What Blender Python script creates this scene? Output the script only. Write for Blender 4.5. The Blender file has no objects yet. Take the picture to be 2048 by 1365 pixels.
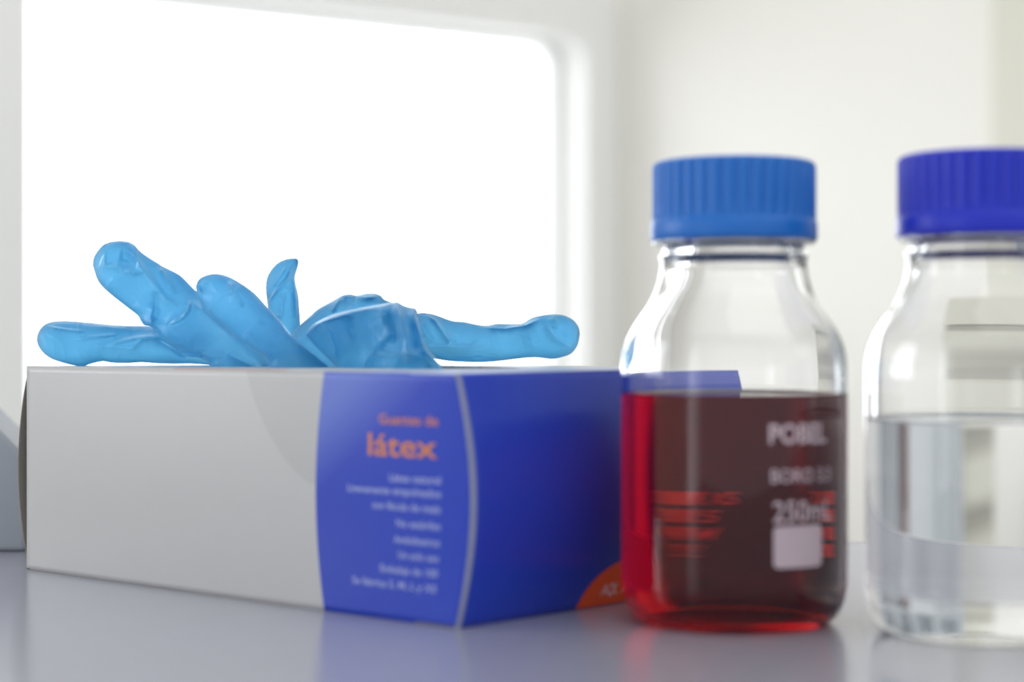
import bpy, bmesh, math, random
from mathutils import Vector, Matrix, noise

S = 0.001                      # everything below is written in millimetres
FP = 3850.0                    # focal length in pixels of the 2048-wide frame
CAMZ = 87.6                    # lens height above the bench top
scene = bpy.context.scene
col = scene.collection

# ------------------------------------------------------------------ camera, sky, exposure
cam_d = bpy.data.cameras.new('camera'); cam = bpy.data.objects.new('camera', cam_d); col.objects.link(cam)
cam.location = (0, 0, CAMZ * S); cam.rotation_euler = (math.pi / 2, 0, 0)
cam_d.sensor_width = 36; cam_d.lens = FP / 2048 * 36
cam_d.clip_start = 0.01; cam_d.clip_end = 50
cam_d.dof.use_dof = True; cam_d.dof.focus_distance = 0.73; cam_d.dof.aperture_fstop = 5.3
scene.camera = cam

scene.view_settings.view_transform = 'Standard'; scene.view_settings.look = 'None'
scene.view_settings.exposure = 0.0; scene.view_settings.gamma = 1.0
scene.view_settings.use_curve_mapping = False
cy = scene.cycles
cy.max_bounces = 20; cy.transmission_bounces = 18; cy.glossy_bounces = 8; cy.diffuse_bounces = 5
cy.transparent_max_bounces = 16
cy.caustics_reflective = True; cy.caustics_refractive = True
cy.sample_clamp_indirect = 6.0
try:
    cy.use_denoising = True; cy.denoiser = 'OPENIMAGEDENOISE'
except Exception:
    pass

# overcast sky: bright white beyond the window, softer and cooler from the rest of the room
world = bpy.data.worlds.new('overcast_sky'); scene.world = world; world.use_nodes = True
wn = world.node_tree.nodes; wl = world.node_tree.links; wn.clear()
w_out = wn.new('ShaderNodeOutputWorld'); w_bg = wn.new('ShaderNodeBackground')
w_tc = wn.new('ShaderNodeTexCoord'); w_sep = wn.new('ShaderNodeSeparateXYZ')
w_r = wn.new('ShaderNodeMapRange'); w_mix = wn.new('ShaderNodeMixRGB')
w_neg = wn.new('ShaderNodeMath'); w_neg.operation = 'MULTIPLY_ADD'; w_neg.inputs[1].default_value = -2.4; w_neg.inputs[2].default_value = -1.8
w_max = wn.new('ShaderNodeMath'); w_max.operation = 'MAXIMUM'
wl.new(w_tc.outputs['Generated'], w_sep.inputs[0]); wl.new(w_sep.outputs['X'], w_neg.inputs[0])
wl.new(w_neg.outputs[0], w_max.inputs[0]); wl.new(w_sep.outputs['Y'], w_max.inputs[1]); wl.new(w_max.outputs[0], w_r.inputs[0])
w_r.inputs[1].default_value = -0.3; w_r.inputs[2].default_value = 0.5
w_mix.inputs[1].default_value = (0.92, 0.95, 1.03, 1); w_mix.inputs[2].default_value = (5.8, 6.0, 6.3, 1)
wl.new(w_r.outputs[0], w_mix.inputs[0]); wl.new(w_mix.outputs[0], w_bg.inputs[0]); w_bg.inputs[1].default_value = 1.0
wl.new(w_bg.outputs[0], w_out.inputs[0])

def area(name, loc, target, sx, sy, power, color=(1, 1, 1)):
    d = bpy.data.lights.new(name, 'AREA'); d.shape = 'RECTANGLE'; d.size = sx * S; d.size_y = sy * S
    d.energy = power; d.color = color
    o = bpy.data.objects.new(name, d); col.objects.link(o); o.location = Vector(loc) * S
    o.rotation_euler = (Vector(target) - Vector(loc)).to_track_quat('-Z', 'Y').to_euler()
    return o
FILL_LAMPS = [((-700, 1500, 1560), 1200, 600, 3.8), ((-450, 2150, 1560), 1200, 600, 5.0), ((850, -150, 1560), 2000, 1200, 7.0)]  # unseen fill lights added to brighten the walls and the box end
for l_, sx_, sy_, p_ in FILL_LAMPS:
    area('added_fill_light', l_, (l_[0], l_[1], 0), sx_, sy_, p_, (1.0, 0.98, 0.94))

# ------------------------------------------------------------------ helpers
def px(x, y, Y):
    """point in mm seen at pixel (x, y) at depth Y"""
    return Vector(((x - 1024) / FP * Y, Y, CAMZ - (y - 682.5) / FP * Y))

def link(o, parent=None):
    col.objects.link(o)
    if parent: o.parent = parent
    return o

def mesh_obj(name, verts, faces, mat=None, parent=None, smooth=True, kind=None, recalc=True):
    me = bpy.data.meshes.new(name)
    me.from_pydata([tuple(Vector(v) * S) for v in verts], [], faces)
    if recalc:
        bm = bmesh.new(); bm.from_mesh(me); bmesh.ops.recalc_face_normals(bm, faces=bm.faces); bm.to_mesh(me); bm.free()
    for p in me.polygons: p.use_smooth = smooth
    if mat: me.materials.append(mat)
    o = bpy.data.objects.new(name, me); link(o, parent)
    if kind: o['kind'] = kind
    return o

def tag(o, label, cat, group=None):
    o['label'] = label; o['category'] = cat
    if group: o['group'] = group
    return o

def empty(name, loc, label, cat, group=None):
    o = bpy.data.objects.new(name, None); o.location = Vector(loc) * S; o.empty_display_size = 0.02
    col.objects.link(o); tag(o, label, cat, group)
    return o

def box_vf(x0, x1, y0, y1, z0, z1, R=None):
    v = [(x0, y0, z0), (x1, y0, z0), (x1, y1, z0), (x0, y1, z0), (x0, y0, z1), (x1, y0, z1), (x1, y1, z1), (x0, y1, z1)]
    if R: v = [R(p) for p in v]
    return v, [(0, 3, 2, 1), (4, 5, 6, 7), (0, 1, 5, 4), (1, 2, 6, 5), (2, 3, 7, 6), (3, 0, 4, 7)]

def box_obj(name, b, mat, parent=None, R=None, kind=None, bevel=0):
    v, f = box_vf(*b, R=R)
    o = mesh_obj(name, v, f, mat, parent, smooth=False, kind=kind)
    if bevel:
        m = o.modifiers.new('bevel', 'BEVEL'); m.width = bevel * S; m.segments = 3
    return o

def catmull(pts, n):
    """n points along a Catmull-Rom curve through pts, evenly by arc length"""
    pts = [Vector(p) for p in pts]
    P = [pts[0] * 2 - pts[1]] + pts + [pts[-1] * 2 - pts[-2]]
    dense = []
    for i in range(1, len(P) - 2):
        a, b, c, d = P[i - 1], P[i], P[i + 1], P[i + 2]
        for k in range(16):
            t = k / 16
            dense.append(0.5 * ((2 * b) + (c - a) * t + (2 * a - 5 * b + 4 * c - d) * t * t + (3 * b - a - 3 * c + d) * t ** 3))
    dense.append(pts[-1])
    L = [0]
    for i in range(1, len(dense)): L.append(L[-1] + (dense[i] - dense[i - 1]).length)
    out = []; j = 0
    for k in range(n):
        s = L[-1] * k / (n - 1)
        while j < len(L) - 2 and L[j + 1] < s: j += 1
        seg = L[j + 1] - L[j]
        out.append(dense[j].lerp(dense[j + 1], 0 if seg == 0 else min(1, (s - L[j]) / seg)))
    return out

def lathe(profile, n=96, rfun=None):
    """profile: (r, z) list; closes poles where r == 0"""
    verts = []; faces = []; rings = []
    for r, z in profile:
        if r < 1e-6:
            rings.append([len(verts)]); verts.append((0, 0, z))
        else:
            ring = []
            for k in range(n):
                a = 2 * math.pi * k / n
                rr = rfun(r, z, a) if rfun else r
                ring.append(len(verts)); verts.append((rr * math.cos(a), rr * math.sin(a), z))
            rings.append(ring)
    for a, b in zip(rings, rings[1:]):
        for k in range(n):
            k2 = (k + 1) % n
            if len(a) == 1 and len(b) == 1: break
            if len(a) == 1: faces.append((a[0], b[k2], b[k]))
            elif len(b) == 1: faces.append((a[k], a[k2], b[0]))
            else: faces.append((a[k], a[k2], b[k2], b[k]))
    return verts, faces

# ------------------------------------------------------------------ materials
def nmat(name):
    m = bpy.data.materials.new(name); m.use_nodes = True
    nt = m.node_tree; b = nt.nodes['Principled BSDF']
    return m, nt, b

def pmat(name, color, rough=0.5, spec=0.5, noise_amt=0.0, noise_scale=40, bump=0.0, bump_scale=200, metallic=0, coat=0):
    m, nt, b = nmat(name)
    b.inputs['Base Color'].default_value = (*color, 1); b.inputs['Roughness'].default_value = rough
    b.inputs['Specular IOR Level'].default_value = spec; b.inputs['Metallic'].default_value = metallic
    if coat:
        b.inputs['Coat Weight'].default_value = coat; b.inputs['Coat Roughness'].default_value = 0.08
    tc = nt.nodes.new('ShaderNodeTexCoord')
    if noise_amt:
        n = nt.nodes.new('ShaderNodeTexNoise'); n.inputs['Scale'].default_value = noise_scale
        n.inputs['Detail'].default_value = 4
        nt.links.new(tc.outputs['Object'], n.inputs['Vector'])
        mx = nt.nodes.new('ShaderNodeMixRGB')
        mx.inputs[1].default_value = (*[c * (1 - noise_amt) for c in color], 1)
        mx.inputs[2].default_value = (*[min(1, c * (1 + noise_amt)) for c in color], 1)
        nt.links.new(n.outputs['Fac'], mx.inputs[0]); nt.links.new(mx.outputs[0], b.inputs['Base Color'])
    if bump:
        n = nt.nodes.new('ShaderNodeTexNoise'); n.inputs['Scale'].default_value = bump_scale
        nt.links.new(tc.outputs['Object'], n.inputs['Vector'])
        bp = nt.nodes.new('ShaderNodeBump'); bp.inputs['Strength'].default_value = bump; bp.inputs['Distance'].default_value = 0.0005
        nt.links.new(n.outputs['Fac'], bp.inputs['Height']); nt.links.new(bp.outputs[0], b.inputs['Normal'])
    return m

def glass_mat(name, ior, color=(1, 1, 1), density=0, absorb=None, rough=0):
    m = bpy.data.materials.new(name); m.use_nodes = True; nt = m.node_tree; nt.nodes.clear()
    o = nt.nodes.new('ShaderNodeOutputMaterial'); g = nt.nodes.new('ShaderNodeBsdfGlass')
    g.inputs['IOR'].default_value = ior; g.inputs['Color'].default_value = (*color, 1); g.inputs['Roughness'].default_value = rough
    nt.links.new(g.outputs[0], o.inputs['Surface'])
    if density:
        a = nt.nodes.new('ShaderNodeVolumeAbsorption'); a.inputs['Color'].default_value = (*absorb, 1); a.inputs['Density'].default_value = density
        nt.links.new(a.outputs[0], o.inputs['Volume'])
    return m

M = {}
M['wall'] = pmat('cream_wall_paint', (0.79, 0.775, 0.725), 0.7, 0.3, 0.015, 3, 0.15, 300)
M['wall_white'] = pmat('white_wall_paint', (0.95, 0.945, 0.915), 0.7, 0.3, 0.01, 3)
M['trim'] = pmat('off_white_trim', (0.93, 0.93, 0.91), 0.45, 0.4, 0.01, 6)
M['khaki'] = pmat('khaki_panel', (0.60, 0.59, 0.50), 0.6, 0.3, 0.02, 8)
M['pale_khaki'] = pmat('pale_khaki_paint', (0.66, 0.65, 0.56), 0.6, 0.3, 0.02, 8)
M['khaki_dark'] = pmat('dark_khaki_shell', (0.36, 0.35, 0.29), 0.6, 0.3)
M['floor'] = pmat('grey_vinyl_floor', (0.45, 0.45, 0.44), 0.4, 0.4, 0.08, 12)
M['ceiling'] = pmat('white_ceiling', (0.85, 0.85, 0.83), 0.8, 0.2, 0.01, 10)
M['bench'] = pmat('grey_lilac_laminate', (0.32, 0.325, 0.38), 0.22, 0.9, 0.02, 60)
M['bench_edge'] = pmat('pale_bench_edge', (0.62, 0.62, 0.62), 0.4)
M['grey_case'] = pmat('blue_grey_case', (0.38, 0.41, 0.45), 0.5, 0.3, 0.02, 30)
M['cab'] = pmat('blue_white_cabinet', (0.60, 0.635, 0.65), 0.4, 0.4, 0.015, 20)
M['cab_dark'] = pmat('blue_grey_cabinet', (0.42, 0.455, 0.47), 0.45, 0.4, 0.02, 20)
M['brown'] = pmat('red_brown_binder', (0.25, 0.10, 0.08), 0.5)
M['cap_mid'] = pmat('mid_blue_plastic', (0.009, 0.14, 0.50), 0.38, 0.38, 0.02, 200)
M['cap_deep'] = pmat('deep_blue_plastic', (0.008, 0.022, 0.46), 0.38, 0.38, 0.02, 200)
M['enamel'] = pmat('white_enamel_print', (0.52, 0.42, 0.45), 0.5, 0.3, 0.03, 300)
M['orange_ink'] = pmat('orange_ink', (0.66, 0.22, 0.05), 0.35, 0.4)
M['orange_spot'] = pmat('deep_orange_ink', (0.80, 0.10, 0.008), 0.3, 0.4)
M['white_ink'] = pmat('pale_blue_white_ink', (0.34, 0.40, 0.72), 0.35, 0.4)
M['pale_ink'] = pmat('white_ink', (0.85, 0.85, 0.88), 0.35, 0.4)
M['chart_ink'] = pmat('pale_chart_ink', (0.80, 0.80, 0.83), 0.35, 0.4)
M['card_raw'] = pmat('raw_grey_card', (0.24, 0.22, 0.19), 0.85, 0.2, 0.12, 900, 0.3, 2500)
M['card_edge'] = pmat('worn_card_edge', (0.30, 0.32, 0.42), 0.6, 0.3, 0.1, 300)
M['glass'] = glass_mat('borosilicate_glass', 1.43)
M['clear_plastic'] = glass_mat('clear_plastic', 1.45, rough=0.08)
M['water'] = glass_mat('clear_water', 1.333, (1, 1, 1), 0.6, (0.8, 0.9, 0.95))
M['red_liquid'] = glass_mat('red_liquid', 1.255, (1, 1, 1), 115, (0.935, 0.05, 0.10))
M['red_liquid_in_glass'] = glass_mat('red_liquid_against_glass', 1.255 / 1.43, (1, 1, 1), 115, (0.935, 0.05, 0.10))
M['water_in_glass'] = glass_mat('water_against_glass', 1.333 / 1.43, (1, 1, 1), 0.6, (0.8, 0.9, 0.95))
M['dark'] = pmat('dark_slot', (0.03, 0.03, 0.03), 0.8)

def window_glass():
    m = bpy.data.materials.new('window_glass'); m.use_nodes = True; nt = m.node_tree; nt.nodes.clear()
    o = nt.nodes.new('ShaderNodeOutputMaterial'); t = nt.nodes.new('ShaderNodeBsdfTransparent'); g = nt.nodes.new('ShaderNodeBsdfGlossy')
    f = nt.nodes.new('ShaderNodeFresnel'); f.inputs[0].default_value = 1.3; mx = nt.nodes.new('ShaderNodeMixShader')
    g.inputs['Roughness'].default_value = 0.02
    nt.links.new(f.outputs[0], mx.inputs[0]); nt.links.new(t.outputs[0], mx.inputs[1]); nt.links.new(g.outputs[0], mx.inputs[2])
    nt.links.new(mx.outputs[0], o.inputs[0]); return m
M['pane'] = window_glass()

def nitrile():
    m = bpy.data.materials.new('blue_nitrile'); m.use_nodes = True; nt = m.node_tree; nt.nodes.clear()
    N = nt.nodes.new; Lk = nt.links.new
    o = N('ShaderNodeOutputMaterial'); d = N('ShaderNodeBsdfDiffuse'); t = N('ShaderNodeBsdfTranslucent'); g = N('ShaderNodeBsdfGlossy')
    m1 = N('ShaderNodeMixShader'); m2 = N('ShaderNodeMixShader'); f = N('ShaderNodeFresnel')
    tc = N('ShaderNodeTexCoord'); n1 = N('ShaderNodeTexNoise'); n1.inputs['Scale'].default_value = 90; n1.inputs['Detail'].default_value = 5
    Lk(tc.outputs['Object'], n1.inputs['Vector'])
    c1 = N('ShaderNodeMixRGB'); c1.inputs[1].default_value = (0.11, 0.50, 0.95, 1); c1.inputs[2].default_value = (0.14, 0.57, 1.0, 1)
    Lk(n1.outputs['Fac'], c1.inputs[0]); Lk(c1.outputs[0], d.inputs[0])
    t.inputs[0].default_value = (0.27, 0.76, 1.0, 1)
    n2 = N('ShaderNodeTexNoise'); n2.inputs['Scale'].default_value = 2200; Lk(tc.outputs['Object'], n2.inputs['Vector'])
    bp = N('ShaderNodeBump'); bp.inputs['Strength'].default_value = 0.12; bp.inputs['Distance'].default_value = 0.0003
    Lk(n2.outputs['Fac'], bp.inputs['Height'])
    wv = N('ShaderNodeTexNoise'); wv.inputs['Scale'].default_value = 45; Lk(tc.outputs['Object'], wv.inputs['Vector'])
    wm = N('ShaderNodeMixRGB'); wm.blend_type = 'ADD'; wm.inputs[0].default_value = 0.03; Lk(tc.outputs['Object'], wm.inputs[1]); Lk(wv.outputs['Color'], wm.inputs[2])
    vo = N('ShaderNodeTexVoronoi'); vo.feature = 'DISTANCE_TO_EDGE'; vo.inputs['Scale'].default_value = 75; Lk(wm.outputs[0], vo.inputs['Vector'])
    vm = N('ShaderNodeMapRange'); vm.interpolation_type = 'SMOOTHSTEP'; vm.inputs[1].default_value = 0.0; vm.inputs[2].default_value = 0.22; Lk(vo.outputs['Distance'], vm.inputs[0])
    b2 = N('ShaderNodeBump'); b2.inputs['Strength'].default_value = 0.5; b2.inputs['Distance'].default_value = 0.0012; b2.invert = True
    Lk(vm.outputs[0], b2.inputs['Height']); Lk(bp.outputs[0], b2.inputs['Normal'])
    for s in (d, g, t): Lk(b2.outputs[0], s.inputs['Normal'])
    m1.inputs[0].default_value = 0.54; Lk(d.outputs[0], m1.inputs[1]); Lk(t.outputs[0], m1.inputs[2])
    f.inputs[0].default_value = 1.30; g.inputs['Roughness'].default_value = 0.34; g.inputs['Color'].default_value = (0.75, 0.88, 1.0, 1)
    rf = N('ShaderNodeBsdfRefraction'); rf.inputs['Roughness'].default_value = 0.85; rf.inputs['IOR'].default_value = 1.35
    rf.inputs['Color'].default_value = (0.48, 0.83, 1.0, 1); m3 = N('ShaderNodeMixShader'); m3.inputs[0].default_value = 0.39
    Lk(m1.outputs[0], m3.inputs[1]); Lk(rf.outputs[0], m3.inputs[2])
    Lk(f.outputs[0], m2.inputs[0]); Lk(m3.outputs[0], m2.inputs[1]); Lk(g.outputs[0], m2.inputs[2])
    Lk(m2.outputs[0], o.inputs[0]); return m
M['nitrile'] = nitrile()

# ------------------------------------------------------------------ the room
E1 = Vector((0.8254, 0.5645, 0)); E2 = Vector((0.5645, -0.8254, 0))   # along the window wall, along the right wall
CORNER = Vector((165, 2948, 0))
ZF, ZC = -750, 1600

def on_window_wall(u, z, d=0):      # u = distance left of the corner, d = depth into the room
    p = CORNER - E1 * u + E2 * d; return Vector((p.x, p.y, z))
def on_right_wall(u, z, d=0):       # u = distance from the corner, d = depth into the room
    p = CORNER + E2 * u - E1 * d; return Vector((p.x, p.y, z))

def rounded_rect(u0, u1, z0, z1, r, n=8):
    pts = []
    for cx, cz, a0 in ((u1 - r, z1 - r, 0), (u0 + r, z1 - r, 90), (u0 + r, z0 + r, 180), (u1 - r, z0 + r, 270)):
        for k in range(n + 1):
            a = math.radians(a0 + 90 * k / n); pts.append((cx + r * math.cos(a), cz + r * math.sin(a)))
    return pts
def ring_slab(name, outer, inner, d0, d1, mapf, mat, parent=None, kind=None):
    """slab between two loops of equal length, from depth d0 to d1"""
    n = len(outer); v = []
    for loop in (outer, inner):
        for d in (d0, d1): v += [mapf(u, z, d) for u, z in loop]
    f = []
    for k in range(n):
        j = (k + 1) % n
        f += [(k, j, 2 * n + j, 2 * n + k), (n + k, 3 * n + k, 3 * n + j, n + j),
              (k, n + k, n + j, j), (2 * n + k, 2 * n + j, 3 * n + j, 3 * n + k)]
    o = mesh_obj(name, v, f, mat, parent, smooth=False, kind=kind)
    return o
def slab(name, mapf, u0, u1, z0, z1, d0, d1, mat, parent=None, kind=None):
    v = [mapf(u, z, d) for d in (d0, d1) for u, z in ((u0, z0), (u1, z0), (u1, z1), (u0, z1))]
    f = [(0, 1, 2, 3), (7, 6, 5, 4), (0, 4, 5, 1), (1, 5, 6, 2), (2, 6, 7, 3), (3, 7, 4, 0)]
    return mesh_obj(name, v, f, mat, parent, smooth=False, kind=kind)

WU0, WU1, WZ0, WZ1 = 70, 934, -60, 545          # the window opening
inner = rounded_rect(WU0, WU1, WZ0, WZ1, 34)
outer = []
for u, z in inner:                               # project the loop outwards onto the wall's rectangle
    cu, cz = (WU0 + WU1) / 2, (WZ0 + WZ1) / 2
    du, dz = u - cu, z - cz
    t = min((1900 if du > 0 else cu) / abs(du) if du else 1e9, ((ZC - cz) if dz > 0 else (cz - ZF)) / abs(dz) if dz else 1e9)
    outer.append((cu + du * t, cz + dz * t))
# square the far corners of the wall
def snap_corners(o, i):
    cu, cz = (WU0 + WU1) / 2, (WZ0 + WZ1) / 2
    for U, Z in ((cu + 1900, ZC), (0, ZC), (0, ZF), (cu + 1900, ZF)):
        k = min(range(len(o)), key=lambda q: (o[q][0] - U) ** 2 + (o[q][1] - Z) ** 2); o[k] = (U, Z)
snap_corners(outer, inner)
wall_w = ring_slab('wall_back', outer, inner, -120, 0, on_window_wall, M['wall_white'], kind='structure')
frame_in = rounded_rect(WU0 + 14, WU1 - 14, WZ0 + 14, WZ1 - 9, 28)
win = ring_slab('window_1', inner, frame_in, -95, -60, on_window_wall, M['trim'], kind='structure')
pane = slab('window_pane', on_window_wall, WU0 + 10, WU1 - 8, WZ0 + 8, WZ1 - 6, -82, -78, M['pane'], win)
casing_out = rounded_rect(WU0 - 52, WU1 + 62, WZ0 - 52, WZ1 + 62, 8)
casing = ring_slab('trim_1', casing_out, inner, 0, 6, on_window_wall, M['trim'], kind='structure')
slab('wall_right', on_right_wall, 0, 3300, ZF, ZC, -120, 0, M['wall'], kind='structure')
slab('trim_2', on_right_wall, 752, 935, ZF, ZC, 0, 14, M['pale_khaki'], kind='structure')
du = empty('drawer_unit', on_right_wall(680, ZF, 0), 'khaki grey drawer unit against the cream wall, seen through the clear bottle shoulder', 'drawer unit')
def dslab(name, *a):
    o = slab(name, on_right_wall, *a); o.parent = du; o.matrix_parent_inverse = du.matrix_basis.inverted(); return o
dslab('body', 676, 930, ZF, 150, 2, 50, M['khaki_dark'])
for k in range(9): dslab('drawer', 679, 927, 88 - 95 * k, 88 - 95 * k + 58, 50, 60, M['khaki'])
def on_left_wall(u, z, d=0): return Vector((-1500 + d, u, z))
lw_in = rounded_rect(450, 1250, 78, 800, 30)
lw_out = []
for u, z in lw_in:
    cu, cz = 750, 439; du, dz = u - cu, z - cz
    t = min(1350 / abs(du) if du else 1e9, ((ZC - cz) if dz > 0 else (cz - ZF)) / abs(dz) if dz else 1e9)
    lw_out.append((cu + du * t, cz + dz * t))
for U, Z in ((2100, ZC), (-600, ZC), (-600, ZF), (2100, ZF)):
    k = min(range(len(lw_out)), key=lambda q: (lw_out[q][0] - U) ** 2 + (lw_out[q][1] - Z) ** 2); lw_out[k] = (U, Z)
ring_slab('wall_left', lw_out, lw_in, -120, 0, on_left_wall, M['wall_white'], kind='structure')
win2 = ring_slab('window_2', lw_in, rounded_rect(485, 1215, 95, 765, 20), -90, -50, on_left_wall, M['trim'], kind='structure')
slab('window_pane', on_left_wall, 475, 1225, 85, 775, -74, -70, M['pane'], win2)
slab('glazing_bar', on_left_wall, 835, 865, 60, 800, -68, -50, M['trim'], win2)
fl = [(-3500, -600, ZF), (3500, -600, ZF), (3500, 4200, ZF), (-3500, 4200, ZF)]
mesh_obj('floor', fl, [(0, 1, 2, 3)], M['floor'], smooth=False, kind='structure')
mesh_obj('ceiling', [(x, y, ZC) for x, y, z in fl], [(3, 2, 1, 0)], M['ceiling'], smooth=False, kind='structure')

# cabinets along the right wall (seen through the water of the clear bottle)
cab = empty('wall_cabinet', on_right_wall(1010, ZF, 0), 'pale blue white cabinet with shelves on the cream wall, seen through the clear bottle', 'cabinet')
def cslab(name, *a):
    o = slab(name, on_right_wall, *a); o.parent = cab; o.matrix_parent_inverse = cab.matrix_basis.inverted(); return o
cslab('back_panel', 1010, 1810, ZF, 300, 1, 12, M['cab'])
for u in (1010, 1200, 1390, 1590, 1790): cslab('upright', u, u + 22, ZF, 300, 12, 150, M['cab'])
for z in (-430, -190, 60, 280): cslab('shelf', 1032, 1790, z, z + 20, 12, 146, M['cab'])
cslab('door', 1034, 1198, -168, 58, 130, 146, M['cab_dark'])
cslab('door', 1224, 1388, -408, -192, 130, 146, M['cab_dark'])
cslab('door', 1224, 1388, -168, 58, 130, 146, M['cab'])
cslab('red_brown_strip', 1395, 1425, -168, 58, 20, 146, M['brown'])  # loose red-brown strip, binder-like, not a part of the cabinet
# ------------------------------------------------------------------ bench
bench = empty('bench', (100, 500, 0), 'grey lilac laminate lab bench top under the glove box', 'bench')
def child_box(name, b, mat, parent, bevel=0):
    o = box_obj(name, b, mat, parent, bevel=bevel); o.matrix_parent_inverse = parent.matrix_basis.inverted(); return o
child_box('bench_top', (-330, 1400, 60, 840, -28, 0), M['bench'], bench, 1.5)
child_box('edge_strip', (-330, 1400, 840.2, 843, -28, 0), M['bench_edge'], bench)
for xx in (-300, 1340):
    for yy in (90, 790):
        child_box('leg', (xx, xx + 40, yy, yy + 40, ZF, -28), M['trim'], bench)

# grey instrument case cut by the left edge of the picture
v = []
prof = [px(-190, 1107, 800), px(52, 1107, 800), px(56, 920, 800), px(0, 862, 800), px(-120, 742, 800), px(-190, 720, 800)]
for dy in (0, 34): v += [Vector((p.x, p.y + dy * 1.0, max(p.z, 0.05))) for p in prof]
n = len(prof)
f = [tuple(range(n)), tuple(range(2 * n - 1, n - 1, -1))] + [(k, (k + 1) % n, n + (k + 1) % n, n + k) for k in range(n)]
case = mesh_obj('instrument_case', v, f, M['grey_case'], smooth=False)
bv = case.modifiers.new('bevel', 'BEVEL'); bv.width = 0.002; bv.segments = 3
tag(case, 'blue grey case with slanting top behind left end of the glove box', 'equipment case')

# ------------------------------------------------------------------ the glove box
FX, FY = -16.6, 585.0
A = Vector((-0.7436, 0.6686, 0)); B = Vector((0.6686, 0.7436, 0))     # long side to the left, short side to the right
BL, BW, BH = 227.6, 147.0, 77.7
F0 = Vector((FX, FY, 0))
def bulge_end(z): return 5.6 * math.sin(math.pi * min(1, max(0, z / BH))) ** 0.9
def side_pt(u, z, d=0):
    """on the long front side, u from the near corner; d outwards"""
    t = max(0.0, 1 - u / 45.0)
    p = F0 + A * (u - bulge_end(z) * t * t) - B * d
    zz = z / BH
    out = 0.9 * math.sin(math.pi * zz) * math.sin(math.pi * min(1, u / BL)) - 1.2 * math.sin(math.pi * zz) * t ** 3
    return p - B * out + Vector((0, 0, z))
def end_pt(w, z, d=0):
    """on the short right side, w from the near corner; d outwards"""
    t = w / BW
    p = F0 + B * w - A * (bulge_end(z) * (1 + 0.6 * math.sin(math.pi * min(1, max(0, t)))) + d)
    s = min(1.0, w / 30.0)
    return p + B * (1.2 * math.sin(math.pi * z / BH) * (1 - s)) + Vector((0, 0, z))
def lid_pt(u, w, d=0):
    return F0 + A * u + B * w + Vector((0, 0, BH + d + 0.5 * math.sin(math.pi * u / BL) * math.sin(math.pi * w / BW)))

def side_uv(x, y):
    k = (x - 1024) / FP; u = (FX * 1.0 - FY * k) / (0.7436 + 0.6686 * k)
    Y = FY + 0.6686 * u; return u, CAMZ - (y - 682.5) / FP * Y
def end_uv(x, y):
    k = (x - 1024) / FP; w = (k * FY - FX) / (0.6686 - 0.7436 * k)
    Y = FY + 0.7436 * w; return w, CAMZ - (y - 682.5) / FP * Y

def grid_panel(name, fn, a0, a1, na, z0, z1, nz, mat, parent, thick=0.6):
    v = []; f = []; uv = []
    for layer in (0, -thick):
        for i in range(na + 1):
            for j in range(nz + 1):
                a = a0 + (a1 - a0) * i / na; z = z0 + (z1 - z0) * j / nz
                v.append(fn(a, z, layer)); uv.append((a, z))
    st = (na + 1) * (nz + 1)
    def I(i, j, l=0): return l * st + i * (nz + 1) + j
    for i in range(na):
        for j in range(nz):
            f.append((I(i, j), I(i + 1, j), I(i + 1, j + 1), I(i, j + 1)))
            f.append((I(i, j, 1), I(i, j + 1, 1), I(i + 1, j + 1, 1), I(i + 1, j, 1)))
    for i in range(na):
        f.append((I(i, 0), I(i, 0, 1), I(i + 1, 0, 1), I(i + 1, 0))); f.append((I(i, nz), I(i + 1, nz), I(i + 1, nz, 1), I(i, nz, 1)))
    for j in range(nz):
        f.append((I(0, j), I(0, j + 1), I(0, j + 1, 1), I(0, j, 1))); f.append((I(na, j), I(na, j, 1), I(na, j + 1, 1), I(na, j + 1)))
    o = mesh_obj(name, v, f, mat, parent)
    me = o.data; lay = me.uv_layers.new(name='panel')
    for lp in me.loops: lay.data[lp.index].uv = (uv[lp.vertex_index][0] / 100, uv[lp.vertex_index][1] / 100)
    o.matrix_parent_inverse = parent.matrix_basis.inverted()
    return o

def print_mat(name, build):
    """card with ink areas laid out in panel millimetres / 100 (uv)"""
    m, nt, b = nmat(name)
    uvn = nt.nodes.new('ShaderNodeUVMap'); uvn.uv_map = 'panel'
    sep = nt.nodes.new('ShaderNodeSeparateXYZ'); nt.links.new(uvn.outputs[0], sep.inputs[0])
    def math_(op, a, c=None, clamp=False):
        n_ = nt.nodes.new('ShaderNodeMath'); n_.operation = op; n_.use_clamp = clamp
        for i, q in enumerate((a, c)):
            if q is None: continue
            if isinstance(q, (int, float)): n_.inputs[i].default_value = q
            else: nt.links.new(q, n_.inputs[i])
        return n_.outputs[0]
    def mix(fac, a, c):
        n_ = nt.nodes.new('ShaderNodeMixRGB'); nt.links.new(fac, n_.inputs[0])
        for i, q in ((1, a), (2, c)):
            if isinstance(q, tuple): n_.inputs[i].default_value = (*q, 1)
            else: nt.links.new(q, n_.inputs[i])
        return n_.outputs[0]
    out = build(sep.outputs['X'], sep.outputs['Y'], math_, mix)
    nt.links.new(out, b.inputs['Base Color'])
    b.inputs['Roughness'].default_value = 0.34; b.inputs['Specular IOR Level'].default_value = 0.38
    tc = nt.nodes.new('ShaderNodeTexCoord'); nn = nt.nodes.new('ShaderNodeTexNoise'); nn.inputs['Scale'].default_value = 1400
    nt.links.new(tc.outputs['Object'], nn.inputs['Vector'])
    bp = nt.nodes.new('ShaderNodeBump'); bp.inputs['Strength'].default_value = 0.06; bp.inputs['Distance'].default_value = 0.0003
    nt.links.new(nn.outputs['Fac'], bp.inputs['Height']); nt.links.new(bp.outputs[0], b.inputs['Normal'])
    return m
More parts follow.
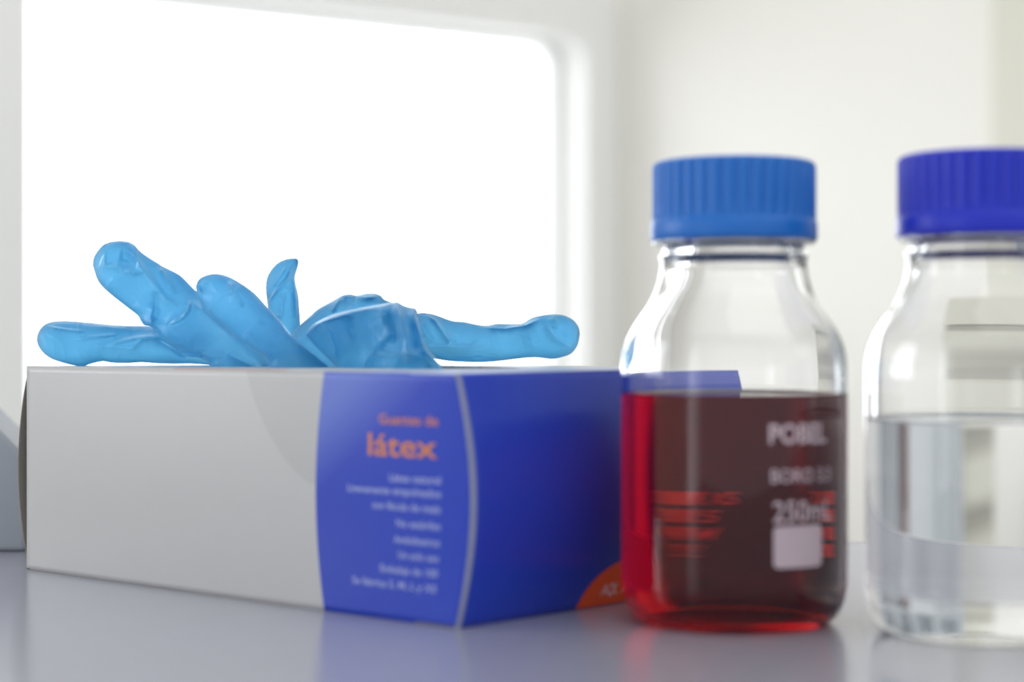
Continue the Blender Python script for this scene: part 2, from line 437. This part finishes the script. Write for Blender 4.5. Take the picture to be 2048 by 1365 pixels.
WHITE = (0.53, 0.525, 0.51); BLUE = (0.014, 0.050, 0.47); TINT = (0.475, 0.475, 0.46)
ub = side_uv(645, 950)[0]          # where the blue field starts on the long side
s0u, s0z = side_uv(487, 750); s1u, s1z = side_uv(615, 968)
def build_side(U, V, ma, mix):
    # blue field with a bowed left border
    bow = ma('MULTIPLY', ma('MULTIPLY', V, ma('SUBTRACT', BH / 100, V)), 0.22 * 100 / 100)
    edge = ma('ADD', (ub - 0.8) / 100, bow)
    blue = ma('LESS_THAN', U, edge)
    # large pale grey leaf shape hanging from the top edge
    du = ma('DIVIDE', ma('SUBTRACT', U, (s1u - 4) / 100), (s0u - s1u + 4) / 100)
    dv = ma('DIVIDE', ma('SUBTRACT', (BH + 6) / 100, V), (BH + 6 - s1z) / 100)
    r = ma('ADD', ma('POWER', ma('MAXIMUM', du, 0.0), 1.48), ma('POWER', ma('MAXIMUM', dv, 0.0), 1.48))
    leaf = ma('MULTIPLY', ma('LESS_THAN', r, 1.0), ma('GREATER_THAN', U, 0.0))
    # the blue field turns paler towards its upper left
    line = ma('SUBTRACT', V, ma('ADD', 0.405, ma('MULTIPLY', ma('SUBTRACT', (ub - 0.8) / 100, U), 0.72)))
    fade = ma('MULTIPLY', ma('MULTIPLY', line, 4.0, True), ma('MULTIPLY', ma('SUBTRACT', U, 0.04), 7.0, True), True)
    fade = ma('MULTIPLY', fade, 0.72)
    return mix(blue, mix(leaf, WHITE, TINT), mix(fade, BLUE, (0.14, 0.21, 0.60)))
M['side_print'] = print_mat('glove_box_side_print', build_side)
M['end_print'] = print_mat('glove_box_end_print', lambda U, V, ma, mix: mix(ma('GREATER_THAN', U, -1.0), WHITE, BLUE))
def build_lid(U, V, ma, mix):
    ed = ma('LESS_THAN', U, 0.40)
    c = mix(ed, WHITE, (0.50, 0.56, 0.72))  # pale blue near end: window reflection painted into the lid colour
    st = ma('MULTIPLY', ma('GREATER_THAN', U, 0.78), ma('LESS_THAN', V, 0.03))
    st = ma('MULTIPLY', st, ma('LESS_THAN', U, 1.38))
    return mix(st, c, (0.55, 0.28, 0.2))
M['lid_print'] = print_mat('glove_box_lid_print', build_lid)

gbox = empty('glove_box', F0, 'white and blue card glove dispenser box printed látex, beside the red bottle', 'box')
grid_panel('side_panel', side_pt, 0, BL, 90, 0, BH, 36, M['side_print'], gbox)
grid_panel('end_panel', end_pt, 0, BW, 50, 0, BH, 36, M['end_print'], gbox)
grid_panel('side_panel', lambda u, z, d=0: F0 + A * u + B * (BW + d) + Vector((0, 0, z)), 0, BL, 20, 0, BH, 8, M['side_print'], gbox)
def far_end(w, z, d=0):
    return F0 + A * (BL + d + 9.0 * math.sin(math.pi * z / BH) ** 0.8 * (0.85 + 0.25 * w / BW)) + B * (w + 1.2) + Vector((0, 0, z))
fe = grid_panel('end_panel', far_end, 0, BW - 2, 16, 2, BH - 1, 30, M['card_raw'], gbox); fe['label'] = 'bare grey brown card end flap'
grid_panel('bottom_panel', lambda u, w, d=0: F0 + A * u + B * w + Vector((0, 0, 0.7 + d)), 0, BL, 10, 0, BW, 10, M['card_raw'], gbox, 0.5)

# lid with its torn dispensing slot
SU, SW, SA, SB = 108.0, 62.0, 74.0, 21.0       # slot centre and half sizes along u and w
def slot_loop(n):
    out = []
    for k in range(n):
        a = 2 * math.pi * k / n
        j = 0.5 * (1 if k % 2 else -1)
        out.append((SU + (SA + j) * math.copysign(abs(math.cos(a)) ** 0.8, math.cos(a)), SW + (SB + j) * math.copysign(abs(math.sin(a)) ** 0.8, math.sin(a))))
    return out
def lid():
    n = 160; R = 14; v = []; uv = []; f = []
    sl = slot_loop(n)
    rect = []
    for k in range(n):
        a = 2 * math.pi * k / n
        c, s = math.cos(a), math.sin(a)
        cu, cw = SU, SW
        tu = ((BL - cu) if c > 0 else cu) / abs(c) if abs(c) > 1e-9 else 1e9
        tw = ((BW - cw) if s > 0 else cw) / abs(s) if abs(s) > 1e-9 else 1e9
        t = min(tu, tw); rect.append([cu + c * t, cw + s * t])
    for U, W in ((0, 0), (BL, 0), (BL, BW), (0, BW)):
        k = min(range(n), key=lambda q: (rect[q][0] - U) ** 2 + (rect[q][1] - W) ** 2); rect[k] = [U, W]
    for d in (0.3, -0.3):
        for r in range(R + 1):
            t = r / R
            for k in range(n):
                u = rect[k][0] * (1 - t) + sl[k][0] * t; w = rect[k][1] * (1 - t) + sl[k][1] * t
                v.append(lid_pt(u, w, d)); uv.append((u, w))
    st = n * (R + 1)
    for r in range(R):
        for k in range(n):
            j = (k + 1) % n
            f.append((r * n + k, r * n + j, (r + 1) * n + j, (r + 1) * n + k))
            f.append((st + r * n + k, st + (r + 1) * n + k, st + (r + 1) * n + j, st + r * n + j))
    for k in range(n):
        j = (k + 1) % n
        f.append((k, st + k, st + j, j)); f.append((R * n + k, R * n + j, st + R * n + j, st + R * n + k))
    o = mesh_obj('top_panel', v, f, M['lid_print'], gbox, smooth=False); o['label'] = 'lid with torn oval dispensing slot'
    lay = o.data.uv_layers.new(name='panel')
    for lp in o.data.loops: lay.data[lp.index].uv = (uv[lp.vertex_index][0] / 100, uv[lp.vertex_index][1] / 100)
    o.matrix_parent_inverse = gbox.matrix_basis.inverted()
lid()
# worn fold line down the near corner
v = []; f = []
NZ = 40
for j in range(NZ + 1):
    z = BH * j / NZ
    a = side_pt(0, z) ; 
    q0 = side_pt(0.8, z, 0.12); q1 = a + (-B * 0.22 - A * 0.3); q2 = end_pt(1.1, z, 0.12)
    v += [q0, q1, q2]
for j in range(NZ):
    for k in range(2): f.append((j * 3 + k, j * 3 + k + 1, (j + 1) * 3 + k + 1, (j + 1) * 3 + k))
o = mesh_obj('fold_edge', v, f, M['card_edge'], gbox); o.matrix_parent_inverse = gbox.matrix_basis.inverted()

# ---- lettering
def text_geo(body, bold=0.0):
    cu = bpy.data.curves.new('t', 'FONT'); cu.body = body; cu.size = 1.0; cu.offset = bold; cu.resolution_u = 3
    ob = bpy.data.objects.new('t', cu); col.objects.link(ob)
    dg = bpy.context.evaluated_depsgraph_get(); me = bpy.data.meshes.new_from_object(ob.evaluated_get(dg))
    bm = bmesh.new(); bm.from_mesh(me)
    bmesh.ops.subdivide_edges(bm, edges=[e for e in bm.edges if e.calc_length() > 0.25], cuts=2, use_grid_fill=False)
    bmesh.ops.triangulate(bm, faces=bm.faces)
    vs = [v.co.copy() for v in bm.verts]; bm.verts.index_update(); fs = [tuple(v.index for v in f_.verts) for f_ in bm.faces]
    bm.free(); bpy.data.objects.remove(ob); bpy.data.curves.remove(cu); bpy.data.meshes.remove(me)
    return vs, fs
def text_on(name, body, fn, a0, a1, z0, z1, mat, parent, bold=0.0, flip=False, ref=None, d=0.1, label=None):
    """letters fitted into a0..a1 x z0..z1 (z for the capital height of ref) on the surface fn(a, z, d)"""
    vs, fs = text_geo(body, bold)
    xs = [p.x for p in vs]; x0, x1 = min(xs), max(xs)
    capH = 0.70
    out = []
    for p in vs:
        t = (p.x - x0) / (x1 - x0)
        out.append(fn(a0 + (a1 - a0) * t, z0 + (z1 - z0) * p.y / capH, d))
    o = mesh_obj(name, out, fs, mat, parent, smooth=False, recalc=False); o.matrix_parent_inverse = parent.matrix_basis.inverted()
    if label: o['label'] = label
    return o
def side_text(body, x0, x1, yb, h, mat, bold=0.0, name='lettering'):
    u1, z = side_uv(x1, yb); u0, _ = side_uv(x0, yb)
    text_on(name, body, side_pt, u0, u1, z, z + h * (FY + 0.6686 * u1) / FP, mat, gbox, bold)
side_text('Guantes de', 758, 866, 852, 20, M['orange_ink'], 0.01)
side_text('látex', 738, 861, 917, 46, M['orange_ink'], 0.012)
for body, w, y in (('Látex natural', 88, 966), ('Ligeramente empolvados', 168, 993), ('con fécula de maíz', 120, 1024), ('No estériles', 76, 1058),
                   ('Ambidiestros', 80, 1091), ('Un solo uso', 72, 1122), ('Embalaje de 100', 105, 1153), ('Se fabrica S, M, L y XS', 160, 1184)):
    side_text(body, 866 - w, 865, y + 2, 15, M['white_ink'], 0.02)

# orange quality spot and the size chart on the short side
def patch(name, pts, fn, mat, parent, d=0.08):
    dense = []
    for p, q in zip(pts, list(pts[1:]) + [pts[0]]):
        k = max(1, int(math.hypot(q[0] - p[0], q[1] - p[1]) / 1.0))
        dense += [(p[0] + (q[0] - p[0]) * i / k, p[1] + (q[1] - p[1]) * i / k) for i in range(k)]
    pts = dense
    """filled outline on a surface; pts in surface mm, fanned around their centre with rings so it can bend"""
    n = len(pts); ca = sum(p[0] for p in pts) / n; cz = sum(p[1] for p in pts) / n; R = 8; v = [fn(ca, cz, d)]; f = []
    for r in range(1, R + 1):
        for p in pts: v.append(fn(ca + (p[0] - ca) * r / R, cz + (p[1] - cz) * r / R, d))
    for k in range(n):
        j = (k + 1) % n
        f.append((0, 1 + k, 1 + j))
        for r in range(R - 1): f.append((1 + r * n + k, 1 + (r + 1) * n + k, 1 + (r + 1) * n + j, 1 + r * n + j))
    o = mesh_obj(name, v, f, mat, parent, smooth=True, recalc=False); o.matrix_parent_inverse = parent.matrix_basis.inverted()
    return o
cw, cz = end_uv(1150, 1215)[0] + 23, -1.0
spot = [(cw + 23 * math.cos(math.radians(a)), max(0.3, cz + 16.5 * math.sin(math.radians(a)))) for a in range(0, 181, 6)]
o = patch('quality_spot', spot, end_pt, M['orange_spot'], gbox); o['label'] = 'orange round spot cut by the lower edge'
wq = end_uv(1192, 1190)
text_on('lettering', 'AQL 1.5', end_pt, wq[0], wq[0] + 15, wq[1] - 0.2, wq[1] + 3.6, M['pale_ink'], gbox, 0.01, d=0.16)
SZ_T = 35.6
for i, s_ in enumerate(('XS', 'S', 'M', 'L')):
    zt = SZ_T - i * 6.25; sh = (-0.5, -0.3, 0.6, 2.6)[i]
    b0, b1 = ((126.5, 131.0), (126.5, 131.0), (126.0, 131.0), (125.0, 130.2))[i]
    patch('size_bar', [(b0 + sh, zt), (b1 + sh, zt), (b1 + sh - 0.2, zt - 4.6), (b0 + sh, zt - 4.6)], end_pt, M['chart_ink'], gbox)
    if s_ == 'L': patch('size_bar', [(130.6 + sh, zt), (131.2 + sh, zt), (131.1 + sh, zt - 4.6), (130.5 + sh, zt - 4.6)], end_pt, M['chart_ink'], gbox)
    l0, l1 = ((131.8, 136.0), (131.8, 133.9), (131.7, 134.1), (131.6, 132.6))[i]
    text_on('lettering', s_, end_pt, l0 + sh, l1 + sh, zt - 4.6, zt - 0.2, M['chart_ink'], gbox, 0.02)

# ------------------------------------------------------------------ bottles
OUT = [(0, 1.3), (14, 1.2), (22, 0.8), (26, 0.2), (27.5, 0.0), (29.3, 0.5), (32.0, 2.8), (33.9, 6.5), (34.8, 11), (35, 16), (35, 40), (35, 60), (35, 76),
       (34.8, 80.5), (34.0, 85), (32.3, 89.3), (29.8, 93.5), (27.0, 97.5), (24.8, 101.5), (23.4, 105.5), (22.7, 109), (22.45, 111.6), (22.55, 112.5), (23.0, 112.9),
       (23.15, 113.4), (22.8, 113.9), (22.1, 114.5), (21.7, 116), (21.5, 118.2), (20.6, 124), (20.5, 138)]
INN = [(17.6, 138.4), (17.6, 124), (18.2, 116), (19.8, 112), (20.6, 108), (21.6, 104.5), (23.2, 101), (25.4, 97), (28.2, 93), (30.6, 88.8), (32.0, 84.5), (32.7, 80),
       (32.9, 75), (32.9, 60), (32.9, 40), (32.9, 17), (32.5, 11.5), (31.3, 7.2), (29.2, 4.6), (26, 3.3), (14, 2.9), (0, 3.0)]
def smooth_prof(P, n):
    pts = catmull([(r, z, 0) for r, z in P], n)
    out = [(max(0, p.x), p.y) for p in pts]
    if P[0][0] == 0: out[0] = (0, P[0][1])
    if P[-1][0] == 0: out[-1] = (0, P[-1][1])
    return out
SO, SI = smooth_prof(OUT, 110), smooth_prof(INN, 90)
def inner_r(z):
    best = None
    for (r0, z0), (r1, z1) in zip(SI, SI[1:]):
        if (z0 - z) * (z1 - z) <= 0 and z0 != z1:
            r = r0 + (r1 - r0) * (z - z0) / (z1 - z0)
            if best is None or r > best: best = r
    return best or 0

BS = 1.006
def bottle(loc, level, liquid, capmat, label, rot=0):
    t = empty('lab_bottle', loc, label, 'bottle', 'screw cap lab bottles on the bench')
    t.rotation_euler.z = rot; t.scale = (BS, BS, BS)
    # glass down to the liquid's edge inside; below it the liquid's own skin is the boundary
    iz = [k for k, (r_, z_) in enumerate(SI) if z_ < level and k > 5][0]
    R = inner_r(level)
    wet = [(R, level)] + SI[iz:]
    v, f = lathe(SO + [(19.0, 138.6)] + SI[:iz] + [(R, level)], 128)
    me_o = mesh_obj('glass_body', v, f, M['glass'], t, recalc=False)
    side = wet[::-1]                                   # from the centre of the base out and up to the rim
    ns = len(side)
    P = side + [(R - 0.25, level - 0.02), (R - 0.9, level - 0.35), (R - 2.0, level - 0.55), (R - 4.5, level - 0.6), (R * 0.5, level - 0.6), (0, level - 0.6)]
    v, f = lathe(P, 128)
    lo = mesh_obj('liquid', v, f, M[liquid], t, recalc=False)
    lo.data.materials.append(M[liquid + '_in_glass'])
    for p in lo.data.polygons:
        k = min(p.vertices)                            # faces of the skin touching glass
        if k < 1 + (ns - 2) * 128: p.material_index = 1
    NR = 36
    def rib(r, z, a):
        if z > 124.6 and z < 141.5 and r > 24.5:
            s = 0.5 + 0.5 * math.cos(NR * a)
            return r - 1.2 * (1 - s ** 0.4)
        return r
    cp = [(0, 143.0), (18, 143.0), (22.8, 142.9), (24.2, 142.5), (24.9, 141.9), (25.3, 141.2), (25.4, 140), (25.4, 130), (25.4, 125.2), (25.3, 124.4), (25.5, 124.1),
          (25.75, 123.6), (25.8, 121), (25.8, 118.6), (25.6, 118.2), (25.0, 118.1), (23.6, 118.1), (23.4, 118.6), (23.4, 139), (0, 139.2)]
    v, f = lathe(cp, 528, rib)
    mesh_obj('screw_cap', v, f, capmat, t)
    pr = [(22.4, 117.2), (24.7, 117.0), (25.2, 117.5), (25.0, 118.05), (22.9, 118.05), (22.4, 117.2)]
    v, f = lathe(pr, 96)
    mesh_obj('pouring_ring', v, f, M['clear_plastic'], t)
    return t
bot1 = bottle((69.0 * BS, 599 * BS, 0), 71.3, 'red_liquid', M['cap_mid'], 'glass bottle half full of red liquid with mid blue ribbed cap')
bot2 = bottle((141.2 * BS, 577 * BS, 0), 64.3, 'water', M['cap_deep'], 'glass bottle of clear liquid with deep blue ribbed cap, cut by right edge', 0.4)

def cyl(s, z, d=0.0):
    """front surface of the red bottle: s = arc mm to the right of the point facing the lens"""
    a = s / 35.0; r = 35.06 + d
    return Vector((r * math.sin(a), -r * math.cos(a), z))
def btext(body, s0, s1, z0, z1, bold=0.01, name='printed_lettering'):
    vs_parent = bot1
    vs, fs = text_geo(body, bold); xs = [p.x for p in vs]; a, b_ = min(xs), max(xs)
    out = [cyl(s0 + (s1 - s0) * (p.x - a) / (b_ - a), z0 + (z1 - z0) * p.y / 0.70) for p in vs]
    mesh_obj(name, out, fs, M['enamel'], vs_parent, smooth=False, recalc=False)
def s_of(x):
    lo, hi = -50.0, 50.0
    for _ in range(40):
        m_ = (lo + hi) / 2; p = cyl(m_, 0)
        if 1024 + FP * (69.0 + p.x) / (599 + p.y) < x: lo = m_
        else: hi = m_
    return lo
btext('POBEL', s_of(1538), s_of(1652), 57.0, 62.6, 0.03)
btext('BORO 3.3', s_of(1542), s_of(1660), 45.4, 49.4, 0.01)
btext('250mL', s_of(1546), s_of(1662), 33.8, 40.0, 0.01)
rr = rounded_rect(s_of(1547), s_of(1643), 20.2, 32.6, 1.6)
o = patch('marking_spot', rr, lambda a, z, d: cyl(a, z, 0), M['enamel'], bot1); o.matrix_parent_inverse.identity(); o['label'] = 'white enamel square for writing on'
for i, (z, t_) in enumerate(((62, '200'), (50, '150'), (37.5, '100'), (25, '50'))):
    btext(t_, 45.5, 50.5, z - 1.4, z + 1.4, 0.0)
for i in range(11):
    z = 20 + i * 4.7
    s1 = 53.5 if i % 2 else 55.5
    pts = [(51.5 + (s1 - 51.5) * k / 4, z) for k in range(5)] + [(s1 - (s1 - 51.5) * k / 4, z + 0.5) for k in range(5)]
    o = patch('scale_mark', pts, lambda a, z, d: cyl(a, z, 0), M['enamel'], bot1); o.matrix_parent_inverse.identity()

# ------------------------------------------------------------------ the glove
glove = empty('nitrile_glove', px(700, 736, 690), 'crumpled light blue nitrile glove spilling out of the glove box slot', 'glove')
def dist_poly(x, y, pl):
    best = 1e9; side = 0; tt = 0
    for i in range(len(pl) - 1):
        ax, ay = pl[i]; bx, by = pl[i + 1]
        dx, dy = bx - ax, by - ay; L2 = dx * dx + dy * dy
        t = max(0, min(1, ((x - ax) * dx + (y - ay) * dy) / L2))
        ex, ey = x - ax - dx * t, y - ay - dy * t
        d = math.hypot(ex, ey)
        if d < best:
            best = d; side = 1 if dx * ey - dy * ex > 0 else -1; tt = (i + t) / (len(pl) - 1)
    return best, side, tt
def loft(name, top, bot, conv, depth, thick, creases=(), crumple=1.0, N=150, Mr=112, seed=0, open_base=True, flat=1.0):
    T = catmull([(*conv(p), 0) for p in top], N); Bt = catmull([(*conv(p), 0) for p in bot], N)
    cr = [([conv(q) for q in pl], amp, wd, sharp) for pl, amp, wd, sharp in creases]
    maxh = max((a - b).length for a, b in zip(T, Bt)) / 2
    v = []; f = []
    for i in range(N):
        a, b = T[i], Bt[i]; mid = (a + b) / 2; half = (a - b) / 2
        s = i / (N - 1); hh = half.length / maxh
        th = thick(s) if callable(thick) else thick
        th *= min(1.0, hh * 1.15) ** flat
        Y0 = depth(s, mid.x, mid.y)
        for k in range(Mr):
            ang = 2 * math.pi * k / Mr
            c, sn = math.cos(ang), math.sin(ang)
            cc = math.copysign(abs(c) ** 0.92, c); ss = math.copysign(abs(sn) ** 0.85, sn)
            p = mid + half * cc
            X, Yp = p.x, p.y
            front = max(0.0, -ss)
            env = min(1, 1.6 * abs(ss))
            dY = ss * th
            q = Vector((X / 75.0, Yp / 75.0, seed * 3.1 + (0.0 if ss < 0 else 7)))
            n1 = noise.noise(q); n2 = noise.noise(q * 2.3 + Vector((5, 1, 0)))
            rid = (1 - abs(noise.noise(q * 1.4 + Vector((9, 3, 1)))) * 2.6)
            dY -= crumple * env * (2.2 * n1 + 0.35 * n2 + 0.5 * max(0, rid) ** 2) * (1 if ss < 0 else -1) * min(1, hh * 1.5)
            if ss < 0:
                for pl, amp, wd, sharp in cr:
                    d, sd, tt = dist_poly(X, Yp, pl)
                    if d > wd * 5: continue
                    fade = min(1, 4.5 * tt + 0.08, 4.5 * (1 - tt) + 0.08)
                    w_ = wd * (1.0 if sd > 0 else sharp)
                    dY -= 1.85 * amp * fade * env * math.exp(-(d / w_) ** 1.05)
            v.append(px(X, Yp, Y0 + dY))
    for i in range(N - 1):
        for k in range(Mr):
            j = (k + 1) % Mr
            f.append((i * Mr + k, i * Mr + j, (i + 1) * Mr + j, (i + 1) * Mr + k))
    o = mesh_obj(name, v, f, M['nitrile'], glove)
    o.matrix_parent_inverse = glove.matrix_basis.inverted()
    bm = bmesh.new(); bm.from_mesh(o.data); bmesh.ops.remove_doubles(bm, verts=bm.verts, dist=0.00004)
    bmesh.ops.recalc_face_normals(bm, faces=bm.faces); bm.to_mesh(o.data); bm.free()
    return o
c1 = lambda p: (50 + p[0] / 3.413, 460 + p[1] / 3.413)
c2 = lambda p: (580 + p[0] / 3.303, 560 + p[1] / 3.303)

# little finger lying along the lid
loft('finger',
     [(1300, 705), (1150, 680), (1000, 665), (850, 657), (700, 655), (550, 645), (400, 630), (250, 622), (160, 635), (110, 670), (86, 715), (80, 755)],
     [(1300, 925), (1150, 915), (1000, 915), (900, 912), (800, 905), (700, 910), (600, 908), (530, 898), (450, 915), (400, 930), (330, 925), (250, 905), (180, 880), (130, 845), (95, 800), (80, 755)],
     c1, lambda s, x, y: 742 - 3 * (1 - s), 10,
     [([(150, 660), (260, 680), (430, 697)], 1.2, 5, 0.35), ([(350, 745), (480, 728), (640, 715)], 1.3, 5, 0.4), ([(550, 785), (650, 760), (770, 738), (900, 722)], 2.2, 8, 0.4),
      ([(690, 840), (800, 745), (960, 735)], 1.8, 10, 0.6), ([(470, 790), (600, 800), (760, 810)], 1.4, 9, 0.8), ([(880, 740), (1000, 800), (1130, 880)], -2.5, 9, 0.8)],
     crumple=0.75, seed=1)
# ring finger, lifted, with the folded palm under it
loft('finger',
     [(1930, 985), (1820, 880), (1640, 750), (1400, 580), (1250, 470), (1165, 415), (1090, 340), (1040, 300), (940, 250), (910, 230), (830, 180), (780, 140), (740, 98), (680, 78), (600, 80), (540, 100), (500, 140), (470, 190), (462, 240)],
     [(1290, 985), (1240, 900), (1180, 872), (1100, 860), (1000, 800), (920, 730), (880, 680), (855, 660), (815, 652), (790, 620), (770, 585), (700, 530), (610, 460), (540, 400), (500, 350), (480, 300), (462, 240)],
     c1, lambda s, x, y: 708 + 26 * s, 13,
     [([(740, 98), (760, 200), (830, 300), (900, 400), (960, 480), (1060, 520)], 3.6, 12, 0.55), ([(550, 140), (545, 240), (640, 260), (730, 290), (810, 285)], 2.6, 7, 0.45),
      ([(640, 190), (700, 200), (740, 260)], -3.0, 14, 1.0), ([(920, 240), (960, 330), (1030, 440)], 2.2, 7, 0.5), ([(1130, 480), (1120, 550), (1070, 610), (980, 650)], 3.2, 7, 0.35),
      ([(880, 500), (860, 600), (870, 650)], 2.6, 9, 0.5), ([(1130, 480), (1250, 580), (1400, 720), (1500, 790)], 2.0, 12, 0.6), ([(960, 780), (1080, 830), (1200, 850), (1240, 900)], -2.2, 9, 0.6),
      ([(900, 420), (890, 520), (870, 640)], -3, 12, 1.0), ([(1380, 850), (1500, 900), (1600, 960)], -1.8, 12, 1)],
     crumple=0.9, seed=2, N=190)
# middle finger in front
loft('finger',
     [(2180, 1010), (2020, 890), (1840, 740), (1740, 620), (1640, 510), (1560, 425), (1460, 355), (1370, 310), (1290, 298), (1220, 315), (1180, 345), (1163, 390)],
     [(1700, 1010), (1670, 950), (1640, 870), (1560, 820), (1450, 740), (1350, 660), (1270, 590), (1215, 520), (1180, 460), (1163, 390)],
     c1, lambda s, x, y: 682 + 14 * s, 13,
     [([(1640, 500), (1740, 610), (1830, 740), (1900, 850)], 2.2, 9, 0.45), ([(1390, 350), (1430, 430), (1490, 530)], 1.8, 9, 0.6), ([(1550, 430), (1600, 560), (1620, 660)], 1.2, 12, 0.8),
      ([(1190, 410), (1230, 400), (1260, 370)], -1.6, 10, 1), ([(1500, 700), (1620, 800), (1680, 900)], 1.2, 14, 0.8), ([(1920, 700), (1850, 745), (1780, 690)], 1.5, 8, 0.5)],
     crumple=0.65, seed=3)
# index finger standing up behind
loft('finger',
     [(1880, 790), (1879, 650), (1871, 520), (1865, 450), (1850, 380), (1842, 330), (1850, 290), (1862, 250), (1866, 215), (1858, 199), (1845, 196), (1828, 195)],
     [(1640, 780), (1662, 600), (1655, 510), (1648, 450), (1644, 390), (1650, 340), (1665, 300), (1700, 250), (1740, 218), (1775, 203), (1800, 197), (1828, 195)],
     c1, lambda s, x, y: 728, 8,
     [([(1660, 495), (1720, 410), (1790, 330), (1830, 240)], 2.6, 6, 0.35), ([(1680, 400), (1740, 320), (1790, 240)], 1.5, 6, 0.5), ([(1770, 420), (1760, 500), (1750, 590), (1700, 580)], 2.0, 7, 0.5), ([(1840, 330), (1845, 450), (1850, 600)], 1.6, 7, 0.6)],
     crumple=0.6, seed=4)
# palm: the hump behind and the folded sheet with the cuff in front
loft('palm',
     [(-20, 440), (30, 335), (110, 260), (190, 190), (270, 145), (340, 105), (390, 95), (440, 102), (500, 90), (560, 90), (600, 105), (625, 130), (700, 158), (780, 180), (832, 195), (850, 260), (870, 420)],
     [(-20, 560), (60, 600), (130, 620), (200, 640), (260, 650), (320, 650), (350, 600), (380, 540), (430, 480), (500, 440), (570, 420), (640, 400), (710, 390), (770, 385), (830, 390), (860, 410), (870, 420)],
     c2, lambda s, x, y: 712 - 8 * s, 13,
     [([(440, 102), (500, 118), (590, 108)], 2.5, 7, 0.4), ([(340, 110), (300, 170), (280, 215)], 2.0, 9, 0.6), ([(380, 110), (370, 150), (400, 190)], -1.5, 9, 1)],
     crumple=0.9, seed=5, flat=0.6)
loft('cuff',
     [(100, 362), (150, 300), (280, 233), (450, 190), (620, 160), (705, 145), (745, 163), (790, 180), (832, 195), (836, 235), (860, 330), (885, 420), (915, 470), (965, 525), (1010, 580), (1050, 640)],
     [(100, 362), (170, 440), (240, 510), (290, 560), (335, 615), (380, 645), (440, 655), (520, 660), (600, 660), (680, 660), (760, 660), (830, 660), (890, 660), (950, 660), (1000, 655), (1050, 640)],
     c2, lambda s, x, y: 678 - 34 * max(0, (x - 760) / 140) - 8 * s, 14,
     [([(705, 150), (735, 250), (765, 380), (772, 480), (775, 560)], 4.5, 7, 1.6), ([(800, 260), (820, 400), (830, 480)], -3.5, 12, 1.0), ([(590, 180), (620, 280), (665, 365), (560, 430)], 2.6, 11, 0.6),
      ([(550, 440), (570, 490), (680, 490), (770, 488), (880, 520), (980, 590)], 2.4, 8, 0.5), ([(600, 430), (640, 470), (720, 465)], -2.2, 9, 1), ([(200, 280), (270, 350), (300, 450), (300, 560)], 2.2, 9, 0.6),
      ([(105, 355), (200, 280), (400, 215), (600, 175), (700, 150)], 2.6, 7, 0.6), ([(840, 210), (860, 330), (905, 460), (1000, 590)], 3.0, 7, 0.6), ([(470, 600), (520, 500), (560, 470)], 1.5, 12, 0.8), ([(400, 240), (380, 330), (430, 430)], -2.0, 14, 0.7),
      ([(640, 220), (690, 330), (700, 440)], -3.0, 11, 0.8), ([(860, 480), (900, 540), (950, 610)], -2.4, 9, 0.8)],
     crumple=1.25, seed=6, N=190, flat=0.5)
# thumb lying over the right end of the lid
loft('thumb',
     [(760, 280), (845, 222), (920, 222), (980, 238), (1070, 270), (1150, 278), (1230, 295), (1300, 302), (1370, 290), (1450, 292), (1530, 288), (1600, 250), (1680, 233), (1750, 228), (1810, 235), (1870, 265), (1905, 310), (1915, 360)],
     [(760, 490), (900, 505), (975, 525), (1060, 538), (1150, 543), (1270, 545), (1400, 535), (1500, 522), (1620, 513), (1730, 522), (1800, 510), (1860, 485), (1900, 430), (1915, 360)],
     c2, lambda s, x, y: 706 + 14 * s, 9.5,
     [([(900, 225), (960, 270), (1000, 330), (1050, 400), (1062, 330)], 2.8, 7, 0.5), ([(860, 260), (900, 360), (960, 420)], 1.8, 10, 0.6), ([(1260, 310), (1420, 325), (1560, 300), (1650, 262)], 1.9, 6, 0.4),
      ([(1690, 300), (1760, 390), (1860, 455)], 2.2, 8, 0.5), ([(900, 440), (1040, 440), (1180, 445), (1320, 420)], 1.6, 8, 0.5), ([(930, 460), (1080, 505), (1260, 495), (1400, 520)], -1.8, 9, 0.8), ([(1720, 240), (1760, 280), (1740, 330)], 1.4, 8, 0.7)],
     crumple=0.7, seed=7)
